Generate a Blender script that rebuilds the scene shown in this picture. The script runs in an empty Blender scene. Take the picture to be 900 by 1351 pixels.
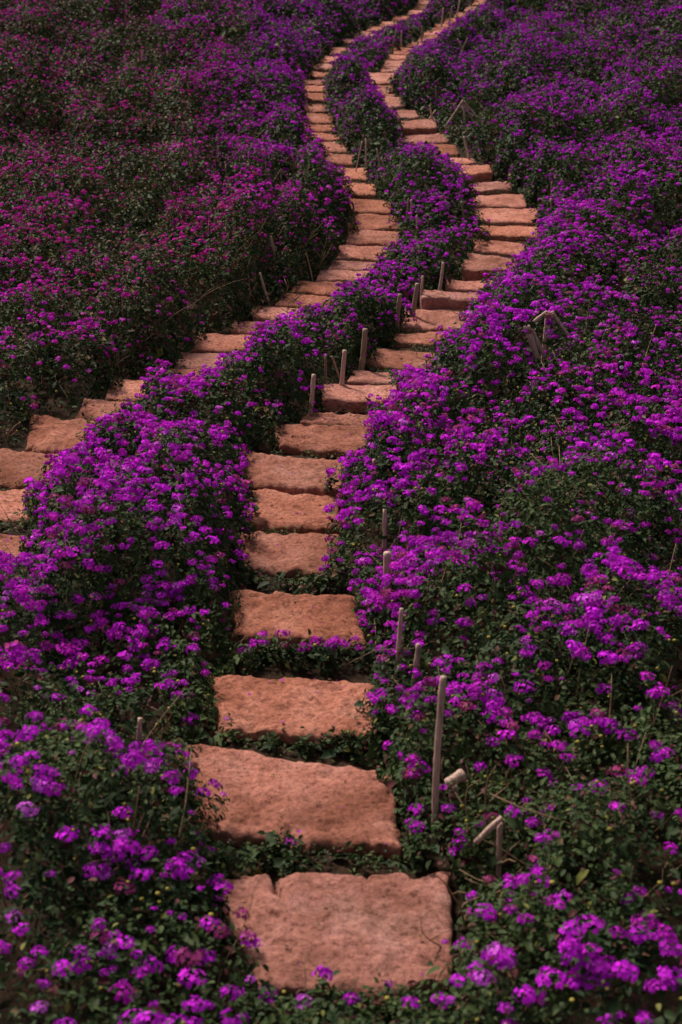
import bpy, math, numpy as np
from mathutils import Vector
rng = np.random.default_rng(7)
R = math.radians
scene = bpy.context.scene
COL = scene.collection

# ------------------------------------------------------------------ camera, sky, sun, exposure
CAMZ, PITCH, FPX, CX, CY = 3.3, R(22), 2000.0, 450.0, 675.5
cam = bpy.data.cameras.new('camera'); camo = bpy.data.objects.new('camera', cam); COL.objects.link(camo)
camo.location = (0, 0, CAMZ); camo.rotation_euler = (math.pi/2 - PITCH, 0, 0)
cam.sensor_fit = 'HORIZONTAL'; cam.sensor_width = 36; cam.lens = 36*FPX/900
cam.clip_start = .1; cam.clip_end = 2000
cam.dof.use_dof = True; cam.dof.focus_distance = 9.0; cam.dof.aperture_fstop = 5.0
scene.camera = camo
SUN_EL, SUN_AZ = 52, -38                # azimuth measured from +Y (ahead) towards +X
w = bpy.data.worlds.new('World'); scene.world = w; w.use_nodes = True
nt = w.node_tree; bg = nt.nodes['Background']
sky = nt.nodes.new('ShaderNodeTexSky'); sky.sky_type = 'NISHITA'; sky.sun_disc = False
sky.sun_elevation = R(SUN_EL); sky.sun_rotation = R(SUN_AZ); sky.dust_density = 4; sky.air_density = 1.2
hs = nt.nodes.new('ShaderNodeHueSaturation'); hs.inputs['Saturation'].default_value = .22
nt.links.new(sky.outputs[0], hs.inputs['Color']); nt.links.new(hs.outputs[0], bg.inputs[0]); bg.inputs[1].default_value = .052
sl = bpy.data.lights.new('sun', 'SUN'); sl.energy = 3.8; sl.angle = R(9); sl.color = (1, .86, .74)
so = bpy.data.objects.new('sun', sl); COL.objects.link(so)
sd = Vector((math.sin(R(SUN_AZ))*math.cos(R(SUN_EL)), math.cos(R(SUN_AZ))*math.cos(R(SUN_EL)), math.sin(R(SUN_EL))))
so.rotation_euler = sd.to_track_quat('Z', 'Y').to_euler(); so.location = (0, 0, 12)
scene.view_settings.view_transform = 'Standard'; scene.view_settings.look = 'None'
scene.view_settings.exposure = 0.47; scene.view_settings.gamma = 1
scene.render.engine = 'CYCLES'
scene.cycles.max_bounces = 5; scene.cycles.diffuse_bounces = 3; scene.cycles.transmission_bounces = 3; scene.cycles.glossy_bounces = 2

# ------------------------------------------------------------------ numeric helpers
def _hash(ix, iy, s):
    n = (ix*374761393 + iy*668265263 + s*1442695041) & 0xffffffff
    n = ((n ^ (n >> 13))*1274126177) & 0xffffffff
    return ((n ^ (n >> 16)) & 0xffff)/65535.0
def noise(x, y, s=0):
    x = np.asarray(x, float); y = np.asarray(y, float)
    ix = np.floor(x).astype(np.int64); iy = np.floor(y).astype(np.int64)
    fx = x-ix; fy = y-iy; fx = fx*fx*(3-2*fx); fy = fy*fy*(3-2*fy)
    a = _hash(ix, iy, s); b = _hash(ix+1, iy, s); c = _hash(ix, iy+1, s); d = _hash(ix+1, iy+1, s)
    return (a*(1-fx)+b*fx)*(1-fy)+(c*(1-fx)+d*fx)*fy
def fbm(x, y, s=0, o=3):
    t = 0; a = 1; n = 0
    for k in range(o):
        t = t+a*noise(np.asarray(x)*2**k, np.asarray(y)*2**k, s+k*17); n += a; a *= .5
    return t/n
# drop below the camera of the path ground, as a function of horizontal distance
PY = np.array([-60, 0, 3.75, 4.2, 6.56, 8.0, 10.5, 13.85, 20.2, 25.7, 40, 70, 200, 900])
PD = np.array([3.26, 3.24, 3.22, 3.21, 3.17, 3.11, 2.97, 2.68, 2.10, 1.5, -.6, -4, -14, -30])
_yy = np.linspace(-60, 900, 19201); _dd = np.interp(_yy, PY, PD)
_k = np.hanning(41); _k /= _k.sum(); _ds = np.convolve(np.pad(_dd, 20, mode='edge'), _k, 'valid')
def ground(x, y):
    x = np.asarray(x, float); y = np.asarray(y, float)
    lat = .10*(noise(x*.35+5, y*.3, 91)-.5) + .02*np.maximum(0, np.abs(x)-1.0)*np.clip((y-6)/10, 0, 1)
    return CAMZ-np.interp(y, _yy, _ds)+lat
cp, sp = math.cos(PITCH), math.sin(PITCH)
def ray(px, py):
    u = (np.asarray(px, float)-CX)/FPX; v = -(np.asarray(py, float)-CY)/FPX
    d = np.stack([u, cp+v*sp, -sp+v*cp], -1)
    return d
def project(x, y, z):
    dz = z-CAMZ; depth = y*cp-dz*sp; up = y*sp+dz*cp
    return CX+FPX*x/depth, CY-FPX*up/depth, depth
def unproj(px, py, h=0.0):
    d = ray(px, py); t = np.full(d.shape[:-1], 2.0); done = np.zeros(t.shape, bool)
    for k in range(2600):
        p = d*t[..., None]; below = (CAMZ+p[..., 2]) < ground(p[..., 0], p[..., 1])+h
        done |= below
        if done.all(): break
        t = np.where(done, t, t+.02)
    p = d*(t-.01)[..., None]; p[..., 2] += CAMZ
    return p

# ------------------------------------------------------------------ materials
def new_mat(name, rough=.8):
    m = bpy.data.materials.new(name); m.use_nodes = True
    b = m.node_tree.nodes['Principled BSDF']; b.inputs['Roughness'].default_value = rough
    b.inputs['Specular IOR Level'].default_value = .25
    return m, m.node_tree, b
def N(nt, t, **kw):
    n = nt.nodes.new(t)
    for k, v in kw.items():
        if k in n.inputs.keys(): n.inputs[k].default_value = v
        else: setattr(n, k, v)
    return n
def ramp(nt, src, stops):
    r = nt.nodes.new('ShaderNodeValToRGB'); e = r.color_ramp.elements
    while len(e) < len(stops): e.new(.5)
    for k, (p, c) in enumerate(stops):
        e[k].position = p; e[k].color = (*c, 1)
    nt.links.new(src, r.inputs[0]); return r
def attr_leaf_mat(name, rough, transl, spec=.25):
    m, nt, b = new_mat(name, rough); b.inputs['Specular IOR Level'].default_value = spec
    a = N(nt, 'ShaderNodeAttribute', attribute_name='tint')
    nt.links.new(a.outputs['Color'], b.inputs['Base Color'])
    tr = nt.nodes.new('ShaderNodeBsdfTranslucent'); nt.links.new(a.outputs['Color'], tr.inputs['Color'])
    mx = nt.nodes.new('ShaderNodeMixShader'); mx.inputs[0].default_value = transl
    out = nt.nodes['Material Output']
    nt.links.new(b.outputs[0], mx.inputs[1]); nt.links.new(tr.outputs[0], mx.inputs[2]); nt.links.new(mx.outputs[0], out.inputs[0])
    return m
M_leaf = attr_leaf_mat('leaf', .62, .2, .16)
M_petal = attr_leaf_mat('petal', .8, .3, .1)
def stone_mat():
    m, nt, b = new_mat('pink_granite', .92); b.inputs['Specular IOR Level'].default_value = .12
    tc = nt.nodes.new('ShaderNodeTexCoord'); oi = nt.nodes.new('ShaderNodeObjectInfo')
    vm = N(nt, 'ShaderNodeVectorMath', operation='ADD'); nt.links.new(tc.outputs['Object'], vm.inputs[0]); 
    sc = N(nt, 'ShaderNodeVectorMath', operation='SCALE'); nt.links.new(oi.outputs['Location'], sc.inputs[0]); sc.inputs['Scale'].default_value = 7.3
    nt.links.new(sc.outputs[0], vm.inputs[1]); co = vm.outputs[0]
    n1 = N(nt, 'ShaderNodeTexNoise', Scale=3.2, Detail=6, Roughness=.65); nt.links.new(co, n1.inputs['Vector'])
    r1 = ramp(nt, n1.outputs[0], [(.28, (.34, .135, .09)), (.5, (.53, .222, .168)), (.72, (.67, .335, .275))])
    n2 = N(nt, 'ShaderNodeTexNoise', Scale=42, Detail=5, Roughness=.75); nt.links.new(co, n2.inputs['Vector'])
    r2 = ramp(nt, n2.outputs[0], [(.36, (.30, .24, .21)), (.47, (.85, .82, .80)), (.55, (1.0, 1.0, 1.0)), (.66, (1.35, 1.32, 1.3))])
    mx = N(nt, 'ShaderNodeMix', data_type='RGBA', blend_type='MULTIPLY'); mx.inputs[0].default_value = .8
    nt.links.new(r1.outputs[0], mx.inputs[6]); nt.links.new(r2.outputs[0], mx.inputs[7])
    # damp, soiled patches
    n3 = N(nt, 'ShaderNodeTexNoise', Scale=1.7, Detail=8, Roughness=.7); nt.links.new(co, n3.inputs['Vector'])
    r3 = ramp(nt, n3.outputs[0], [(.36, (.42, .36, .28)), (.5, (1, 1, 1))])
    m2 = N(nt, 'ShaderNodeMix', data_type='RGBA', blend_type='MULTIPLY'); m2.inputs[0].default_value = .65
    nt.links.new(mx.outputs[2], m2.inputs[6]); nt.links.new(r3.outputs[0], m2.inputs[7])
    mr = N(nt, 'ShaderNodeMapRange'); mr.inputs['To Min'].default_value = .74; mr.inputs['To Max'].default_value = 1.15
    nt.links.new(oi.outputs['Random'], mr.inputs['Value'])
    m3 = N(nt, 'ShaderNodeVectorMath', operation='SCALE'); nt.links.new(m2.outputs[2], m3.inputs[0]); nt.links.new(mr.outputs[0], m3.inputs['Scale'])
    # every slab its own stone: some browner, some pinker and paler
    mm = N(nt, 'ShaderNodeMath', operation='MULTIPLY'); mm.inputs[1].default_value = 7.13; nt.links.new(oi.outputs['Random'], mm.inputs[0])
    fr = N(nt, 'ShaderNodeMath', operation='FRACT'); nt.links.new(mm.outputs[0], fr.inputs[0])
    rt = ramp(nt, fr.outputs[0], [(0, (1.0, .92, .80)), (.5, (1, 1, 1)), (1, (1.0, 1.10, 1.22))])
    m4 = N(nt, 'ShaderNodeMix', data_type='RGBA', blend_type='MULTIPLY'); m4.inputs[0].default_value = 1
    nt.links.new(m3.outputs[0], m4.inputs[6]); nt.links.new(rt.outputs[0], m4.inputs[7])
    # mossy, earthy blotches
    n5 = N(nt, 'ShaderNodeTexNoise', Scale=5.5, Detail=9, Roughness=.78); nt.links.new(co, n5.inputs['Vector'])
    r5 = ramp(nt, n5.outputs[0], [(.59, (0, 0, 0)), (.68, (.75, .75, .75))])
    m5 = N(nt, 'ShaderNodeMix', data_type='RGBA'); nt.links.new(r5.outputs[0], m5.inputs[0]); nt.links.new(m4.outputs[2], m5.inputs[6]); m5.inputs[7].default_value = (.16, .085, .05, 1)
    nt.links.new(m5.outputs[2], b.inputs['Base Color'])
    n4 = N(nt, 'ShaderNodeTexNoise', Scale=60, Detail=6, Roughness=.8); nt.links.new(co, n4.inputs['Vector'])
    vo = N(nt, 'ShaderNodeTexNoise', Scale=16, Detail=4, Roughness=.6); nt.links.new(co, vo.inputs['Vector'])
    ad = N(nt, 'ShaderNodeMath', operation='ADD'); nt.links.new(n4.outputs[0], ad.inputs[0]); nt.links.new(vo.outputs[0], ad.inputs[1])
    bu = N(nt, 'ShaderNodeBump', Strength=1, Distance=.02); nt.links.new(ad.outputs[0], bu.inputs['Height'])
    nt.links.new(bu.outputs[0], b.inputs['Normal'])
    return m
M_stone = stone_mat()
def soil_mat():
    m, nt, b = new_mat('soil', .97)
    tc = nt.nodes.new('ShaderNodeTexCoord'); co = tc.outputs['Object']
    n1 = N(nt, 'ShaderNodeTexNoise', Scale=2.2, Detail=7, Roughness=.7); nt.links.new(co, n1.inputs['Vector'])
    r1 = ramp(nt, n1.outputs[0], [(.3, (.018, .016, .009)), (.5, (.05, .030, .017)), (.7, (.085, .045, .025))])
    n2 = N(nt, 'ShaderNodeTexNoise', Scale=55, Detail=5, Roughness=.8); nt.links.new(co, n2.inputs['Vector'])
    r2 = ramp(nt, n2.outputs[0], [(.35, (.35, .35, .3)), (.52, (1, .95, .9)), (.72, (2.0, 1.7, 1.4))])
    mx = N(nt, 'ShaderNodeMix', data_type='RGBA', blend_type='MULTIPLY'); mx.inputs[0].default_value = .9
    nt.links.new(r1.outputs[0], mx.inputs[6]); nt.links.new(r2.outputs[0], mx.inputs[7]); nt.links.new(mx.outputs[2], b.inputs['Base Color'])
    bu = N(nt, 'ShaderNodeBump', Strength=1, Distance=.03); nt.links.new(n2.outputs[0], bu.inputs['Height']); nt.links.new(bu.outputs[0], b.inputs['Normal'])
    return m
M_soil = soil_mat()
def bamboo_mat(name, c0, c1):
    m, nt, b = new_mat(name, .6)
    tc = nt.nodes.new('ShaderNodeTexCoord'); mp = nt.nodes.new('ShaderNodeMapping'); mp.inputs['Scale'].default_value = (150, 150, 9)
    nt.links.new(tc.outputs['Object'], mp.inputs[0])
    n1 = N(nt, 'ShaderNodeTexNoise', Scale=1, Detail=5, Roughness=.7); nt.links.new(mp.outputs[0], n1.inputs['Vector'])
    r = ramp(nt, n1.outputs[0], [(.3, c0), (.65, c1)]); nt.links.new(r.outputs[0], b.inputs['Base Color'])
    bu = N(nt, 'ShaderNodeBump', Strength=1, Distance=.006); nt.links.new(n1.outputs[0], bu.inputs['Height']); nt.links.new(bu.outputs[0], b.inputs['Normal'])
    return m
M_bam = bamboo_mat('weathered_bamboo', (.22, .13, .10), (.74, .52, .44))
M_bamd = bamboo_mat('old_bamboo', (.16, .10, .07), (.42, .30, .21))
M_twig = bamboo_mat('twig', (.10, .06, .035), (.32, .20, .12))
M_black, _, _b = new_mat('black_plastic', .4); _b.inputs['Base Color'].default_value = (.012, .012, .014, 1)
M_lens, _, _b = new_mat('clear_lens', .15); _b.inputs['Base Color'].default_value = (.75, .78, .85, 1)
M_cord, _, _b = new_mat('twine', .8); _b.inputs['Base Color'].default_value = (.30, .12, .12, 1)

# ------------------------------------------------------------------ mesh helpers
def mesh_np(name, V, faces_n, idx, mat, parent=None, tint=None, smooth=False, loc=None):
    me = bpy.data.meshes.new(name); V = np.asarray(V, np.float32)
    faces_n = np.asarray(faces_n, np.int32); idx = np.asarray(idx, np.int32).ravel()
    me.vertices.add(len(V)); me.vertices.foreach_set('co', V.ravel())
    me.loops.add(len(idx)); me.loops.foreach_set('vertex_index', idx)
    me.polygons.add(len(faces_n)); st = np.zeros(len(faces_n), np.int32); st[1:] = np.cumsum(faces_n)[:-1]
    me.polygons.foreach_set('loop_start', st)
    if smooth: me.polygons.foreach_set('use_smooth', np.ones(len(faces_n), bool))
    me.update(calc_edges=True); me.validate()
    if tint is not None:
        a = me.attributes.new('tint', 'FLOAT_COLOR', 'FACE')
        t = np.ones((len(faces_n), 4), np.float32); t[:, :3] = tint; a.data.foreach_set('color', t.ravel())
    me.materials.append(mat)
    o = bpy.data.objects.new(name, me); COL.objects.link(o)
    if loc is not None: o.location = loc
    if parent is not None: o.parent = parent
    return o
def tag(o, label=None, cat=None, group=None, kind=None):
    for k, v in (('label', label), ('category', cat), ('group', group), ('kind', kind)):
        if v: o[k] = v
    return o
class MB:
    def __init__(s): s.v = []; s.n = []; s.i = []; s.c = 0
    def add(s, V, F):
        for f in F: s.n.append(len(f)); s.i.extend([k+s.c for k in f])
        s.v.extend([tuple(p) for p in V]); s.c += len(V)
    def tube(s, pts, rad, seg=8, cap=True):
        pts = [Vector(p) for p in pts]; V = []
        for k, p in enumerate(pts):
            t = (pts[min(k+1, len(pts)-1)]-pts[max(k-1, 0)]).normalized()
            a = t.cross(Vector((.13, .97, .21))).normalized(); b = t.cross(a)
            for j in range(seg):
                an = 2*math.pi*j/seg; V.append(p+(a*math.cos(an)+b*math.sin(an))*rad[k])
        F = [(k*seg+j, k*seg+(j+1) % seg, (k+1)*seg+(j+1) % seg, (k+1)*seg+j) for k in range(len(pts)-1) for j in range(seg)]
        if cap: F += [tuple(range(seg))[::-1], tuple((len(pts)-1)*seg+j for j in range(seg))]
        s.add(V, F)
    def obj(s, name, mat, parent=None, loc=None, smooth=True, tint=None):
        V = np.array(s.v, float)
        if loc is not None: V = V-np.array(loc)
        return mesh_np(name, V, s.n, s.i, mat, parent, smooth=smooth, loc=loc, tint=tint)

# ------------------------------------------------------------------ ground sheet
xs = np.unique(np.concatenate([np.linspace(-8, 8, 260), np.linspace(-40, 40, 81), np.linspace(-600, 600, 25)]))
ys = np.unique(np.concatenate([np.linspace(3, 12, 180), np.linspace(12, 30, 180), np.linspace(-40, 90, 100), np.linspace(-50, 800, 30)]))
gx, gy = np.meshgrid(xs, ys); gz = ground(gx, gy)+.03*(fbm(gx*5, gy*5, 3)-.5)-.006
V = np.stack([gx, gy, gz], -1).reshape(-1, 3); nx, ny = len(xs), len(ys)
ii = (np.arange(ny-1)[:, None]*nx+np.arange(nx-1)[None]).ravel()
F = np.stack([ii, ii+1, ii+nx+1, ii+nx], -1)
tag(mesh_np('ground', V, np.full(len(F), 4), F, M_soil, smooth=True), kind='structure')

# ------------------------------------------------------------------ stones  (TL, TR, BR, BL on the treads as seen; x-left ext, x-right ext; lift)
RIGHT = [
 (286,1151,592,1147,585,1302,350,1300, 8,6,.05), (240,978,513,1019,530,1123,282,1091, 12,0,.045), (278,888,494,897,492,970,290,958, 0,2,.06),
 (308,778,470,783,482,845,312,836, 4,0,.07), (325,697,440,705,438,755,326,746, 8,6,.045), (330,645,440,652,440,697,328,690, 6,8,.04),
 (323,590,450,607,441,649,334,637, 8,8,.05), (366,557,482,560,478,597,374,583, 6,14,.06), (408,540,482,546,482,561,398,558, 4,20,.06),
 (426,505,516,506,516,530,426,526, 0,14,.08), (468,487,527,490,520,506,460,503, 2,10,.06), (495,457,578,463,572,488,488,482, 3,10,.05),
 (525,438,592,436,590,455,524,451, 4,14,.05), (537,405,622,407,610,436,533,432, 2,8,.05), (563,381,626,384,630,396,560,392, 3,6,.12),
 (590,366,650,371,648,383,588,380, 2,8,.05), (618,332,678,340,678,357,612,354, 3,6,.11), (630,314,696,321,690,337,629,328, 4,4,.05),
 (634,296,710,298,708,312,632,308, 4,4,.06), (626,273,711,274,708,294,628,291, 0,3,.05), (626,256,692,255,691,272,628,270, 2,2,.045),
 (622,240,672,238,674,250,625,252, 3,2,.05), (612,217,645,215,649,227,606,232, 3,1,.11), (588,206,620,207,625,215,590,217, 6,4,.05),
 (565,187,600,190,606,204,572,205, 8,1,.04), (530,175,586,174,590,187,532,189, 6,2,.04), (527,158,574,156,576,167,530,170, 5,0,.09),
 (514,143,547,144,552,154,522,155, 4,1,.05), (500,126,528,127,533,139,506,142, 4,2,.04), (491,111,516,111,519,126,498,127, 4,3,.04),
 (482,94,520,94,522,109,486,111, 1,4,.05), (505,87,527,87,528,93,505,94, 2,3,.04), (508,78,538,78,537,87,508,87, 1,2,.04),
 (513,71,541,72,541,78,512,78, 1,3,.04), (522,61,543,62,542,71,520,71, 1,4,.04), (540,55,562,55,561,61,538,61, 1,3,.04),
 (555,46,578,46,578,54,553,54, 1,4,.04), (563,39,585,39,584,46,560,46, 1,4,.04), (575,31,594,30,595,38,571,39, 1,4,.04),
 (589,24,606,24,606,30,587,31, 1,4,.04), (603,15,618,15,618,22,600,23, 1,4,.04), (617,7,631,7,632,14,613,14, 1,4,.04), (629,-3,642,-3,643,5,625,6, 1,4,.04)]
LEFT = [
 (-40,702,32,706,28,735,-42,735, 0,6,.05), (-38,643,47,645,44,684,-40,684, 0,12,.05), (-34,588,73,594,62,636,-36,634, 0,14,.05),
 (46,548,120,553,106,592,36,590, 4,20,.07), (120,523,162,527,152,554,110,553, 10,20,.05), (158,495,198,502,190,528,150,525, 12,20,.05),
 (222,485,272,487,262,500,212,500, 14,10,.05), (244,463,305,465,298,488,238,486, 8,10,.05), (265,437,332,440,328,463,258,461, 4,8,.05),
 (318,421,356,423,350,438,314,436, 10,10,.05), (340,400,395,406,393,422,336,419, 4,12,.06), (374,386,436,389,430,406,368,402, 4,8,.05),
 (396,368,452,371,446,388,390,384, 4,6,.05), (426,354,490,357,484,370,422,368, 4,4,.05), (442,342,492,344,488,356,438,354, 5,6,.05),
 (450,321,508,324,504,342,448,339, 3,8,.05), (463,301,524,303,520,322,461,320, 5,5,.05), (464,281,521,282,522,301,463,301, 5,3,.05),
 (465,260,516,264,514,280,465,278, 4,1,.06), (456,239,495,241,493,256,458,255, 5,2,.05), (448,219,484,220,484,237,449,235, 4,1,.05),
 (425,200,468,203,466,216,428,214, 5,0,.06), (421,184,452,186,454,200,424,199, 6,3,.04), (403,173,445,176,448,184,410,184, 6,2,.04),
 (400,162,440,164,443,173,401,173, 3,2,.04), (400,147,436,148,438,161,401,161, 3,1,.05), (402,136,433,137,434,146,402,146, 2,1,.04),
 (404,121,430,122,431,132,404,131, 1,1,.04), (400,112,430,112,430,120,401,120, 2,1,.04), (403,104,430,105,430,111,403,111, 1,1,.04),
 (409,94,434,95,433,101,408,101, 2,2,.04), (419,82,442,83,440,91,416,91, 2,2,.04), (427,73,446,74,444,81,424,81, 2,3,.04),
 (440,61,463,62,461,71,437,71, 2,3,.04), (455,50,473,51,470,58,452,57, 2,3,.04), (472,41,493,42,490,49,469,49, 2,3,.04),
 (488,34,507,35,504,41,486,41, 2,3,.04), (506,27,523,28,520,34,503,34, 2,3,.04), (522,20,541,21,538,27,519,27, 2,3,.04),
 (541,13,559,13,557,19,539,19, 2,3,.04), (550,6,564,6,563,12,548,12, 2,3,.04), (554,-2,570,-2,569,5,553,5, 2,3,.04)]
W_, H_ = 960, 1420; OX, OY = 30, 30
DEP = np.full((H_, W_), -1.0)          # depth of what has to stay in view
DEPK = np.full((H_, W_), -1.0)
def fill_poly(P, val, A=None):
    A = DEP if A is None else A
    P = np.array(P, float)+[OX, OY]
    x0, x1 = max(0, int(P[:, 0].min())), min(W_-1, int(P[:, 0].max())+1); y0, y1 = max(0, int(P[:, 1].min())), min(H_-1, int(P[:, 1].max())+1)
    if x1 <= x0 or y1 <= y0: return
    X, Y = np.meshgrid(np.arange(x0, x1+1), np.arange(y0, y1+1)); ins = np.zeros(X.shape, bool); n = len(P)
    for k in range(n):
        (ax, ay), (bx, by) = P[k], P[(k+1) % n]
        c = ((ay > Y) != (by > Y)) & (X < (bx-ax)*(Y-ay)/((by-ay) if by != ay else 1e-9)+ax); ins ^= c
    A[y0:y1+1, x0:x1+1] = np.where(ins, val, A[y0:y1+1, x0:x1+1])
ORD = 'lowest,second,third,fourth,fifth,sixth,seventh,eighth,ninth,tenth,eleventh,twelfth,thirteenth,fourteenth,fifteenth,sixteenth,seventeenth,eighteenth,nineteenth,twentieth'.split(',')
def ordinal(k):
    if k < 20: return ORD[k]
    a, b = divmod(k+1, 10); t = {2: 'twenty', 3: 'thirty', 4: 'forty'}[a]
    return t+'-'+['', 'first', 'second', 'third', 'fourth', 'fifth', 'sixth', 'seventh', 'eighth', 'ninth'][b] if b else {3: 'thirtieth', 4: 'fortieth', 2: 'twentieth'}[a]
SLAB_UV = []
def make_stone(q, k, side, seed, grooves=()):
    tl, tr, br, bl = [np.array(q[2*i:2*i+2], float) for i in range(4)]
    el, er, lift = q[8:]
    c = (tl+tr+br+bl)/4; lift = lift*(.55 if side == 'left' and c[1] > 430 else 1)*(.65 if lift < .075 and c[1] < 560 else 1); P0 = unproj(c[0], c[1], lift)
    gxp = (ground(P0[0]+.2, P0[1])-ground(P0[0]-.2, P0[1]))/.4*.5; gyp = (ground(P0[0], P0[1]+.2)-ground(P0[0], P0[1]-.2))/.4
    gyp *= .85; gxp += .015*math.sin(seed*2.7)
    nrm = np.array([-gxp, -gyp, 1.0])
    def hit(p):
        d = ray(p[0], p[1]); o = np.array([0, 0, CAMZ]); t = nrm.dot(P0-o)/nrm.dot(d); return o+d*t
    wpx = abs(tr[0]-tl[0]); dy = max(3, (bl[1]-tl[1]))
    fill_poly([tl+[-1, -1], tr+[1, -1], br+[1, min(8, .12*dy)], bl+[-1, min(8, .12*dy)]], P0[1]+.5)
    sh = np.array([0, .05*dy]) if c[1] < 560 else np.zeros(2)
    C = [hit(tl-[el, 0]+sh), hit(tr+[er, 0]+sh), hit(br+[er, 0]-sh), hit(bl-[el, 0]-sh)]
    SLAB_UV.append((C, nrm))
    Wm = np.linalg.norm(C[1]-C[0]); Dm = np.linalg.norm(C[3]-C[0])
    near = P0[1] < 9
    nu, nv = (72, 44) if P0[1] < 6 else (44, 26) if near else (22, 14)
    U, Vv = np.meshgrid(np.linspace(0, 1, nu), np.linspace(0, 1, nv))
    # rounded, chipped outline
    cu, cv = 2*U-1, 2*Vv-1
    pinch = .018*np.clip(np.abs(cu)*np.abs(cv)-.55, 0, 1)/.45
    ang = np.arctan2(cv, cu); edge = np.clip((np.maximum(np.abs(cu), np.abs(cv))-.75)/.25, 0, 1)
    s1 = seed*13.7
    wob = (fbm(U*3.5+s1, Vv*3+s1, 5)-.5)*.17*edge+(fbm(U*17+s1, Vv*11, 9, 3)-.5)*.085*edge
    uu = .5+cu/2*(1-pinch-wob*min(1, .6/Wm)); vv = .5+cv/2*(1-pinch*1.2-wob*1.6)
    P = (C[0][None, None]*((1-uu)*(1-vv))[..., None]+C[1]*(uu*(1-vv))[..., None]+C[2]*(uu*vv)[..., None]+C[3]*((1-uu)*vv)[..., None])
    X, Y = P[..., 0], P[..., 1]
    rough = .034*(fbm(X*5+s1, Y*5, 31, 3)-.5)+.040*(fbm(X*17+s1, Y*22, 37, 5)-.5)
    em = np.minimum(np.minimum(U, 1-U)*Wm, np.minimum(Vv, 1-Vv)*Dm)
    drop = -(.011 if near else .006)*np.exp(-(em/(.012 if near else .008))**1.2)*(1+1.2*(fbm(X*9, Y*9+s1, 41, 2)-.3))
    rough = rough*(1 if near else .55)
    P[..., 2] += rough+drop
    for (gu, v0, v1, wd, dp) in grooves:
        gg = np.exp(-((U-gu-.004*np.sin(Vv*30))/wd)**4)*np.clip((Vv-v0+.02)/.02, 0, 1)*np.clip((v1-Vv)/.03+.5, 0, 1)
        P[..., 2] -= dp*gg
    loc = P0.copy(); th = lift+.07
    V = list(P.reshape(-1, 3)); idx = lambda a, b: a*nu+b
    F = [(idx(a, b), idx(a+1, b), idx(a+1, b+1), idx(a, b+1)) for a in range(nv-1) for b in range(nu-1)]
    rim = [idx(0, b) for b in range(nu)]+[idx(a, nu-1) for a in range(1, nv)]+[idx(nv-1, b) for b in range(nu-2, -1, -1)]+[idx(a, 0) for a in range(nv-2, 0, -1)]
    cen = P.reshape(-1, 3).mean(0); prev = rim
    for lv, (dz, outw) in enumerate([(-.012, .006), (-.05, .002), (-th, -.02)]):
        cur = []
        for r in rim:
            p = V[r].copy(); d = (p-cen); d[2] = 0; d /= (np.linalg.norm(d)+1e-9)
            j = (noise(p[0]*14, p[1]*14+lv*3, 77)-.5)*.016
            p = p+d*(outw+j); p[2] += dz; cur.append(len(V)); V.append(p)
        n = len(rim)
        F += [(prev[i], prev[(i+1) % n], cur[(i+1) % n], cur[i]) for i in range(n)]; prev = cur
    F.append(tuple(prev[::-1]))
    V = np.array(V)-loc
    # winding: make the top face up
    a, b_, c_ = V[F[0][0]], V[F[0][1]], V[F[0][2]]
    if np.cross(b_-a, c_-a)[2] < 0: F = [f[::-1] for f in F]
    o = mesh_np('stepping_stone', V, [len(f) for f in F], [i for f in F for i in f], M_stone, smooth=near, loc=loc)
    look = 'broad rough' if Wm > .72 else 'narrow' if Wm < .36 else 'rough'
    if k == 0 and side == 'right': look = 'largest, grooved'
    place = 'right-hand path, counted from the bottom' if side == 'right' else 'left-hand path, counted from the bottom'
    tag(o, '%s pink stone slab, %s step of the %s' % (look, ordinal(k), place), 'stone step', 'stone steps of the %s-hand path' % side)
    return o
for k, q in enumerate(RIGHT):
    g = [(.255, 0, .26, .012, .05), (.64, 0, .22, .008, .018)] if k == 0 else [(.44, .88, 1, .015, .04)] if k == 1 else ()
    make_stone(q, k, 'right', k+1, g)
for k, q in enumerate(LEFT): make_stone(q, k, 'left', k+61)

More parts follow.
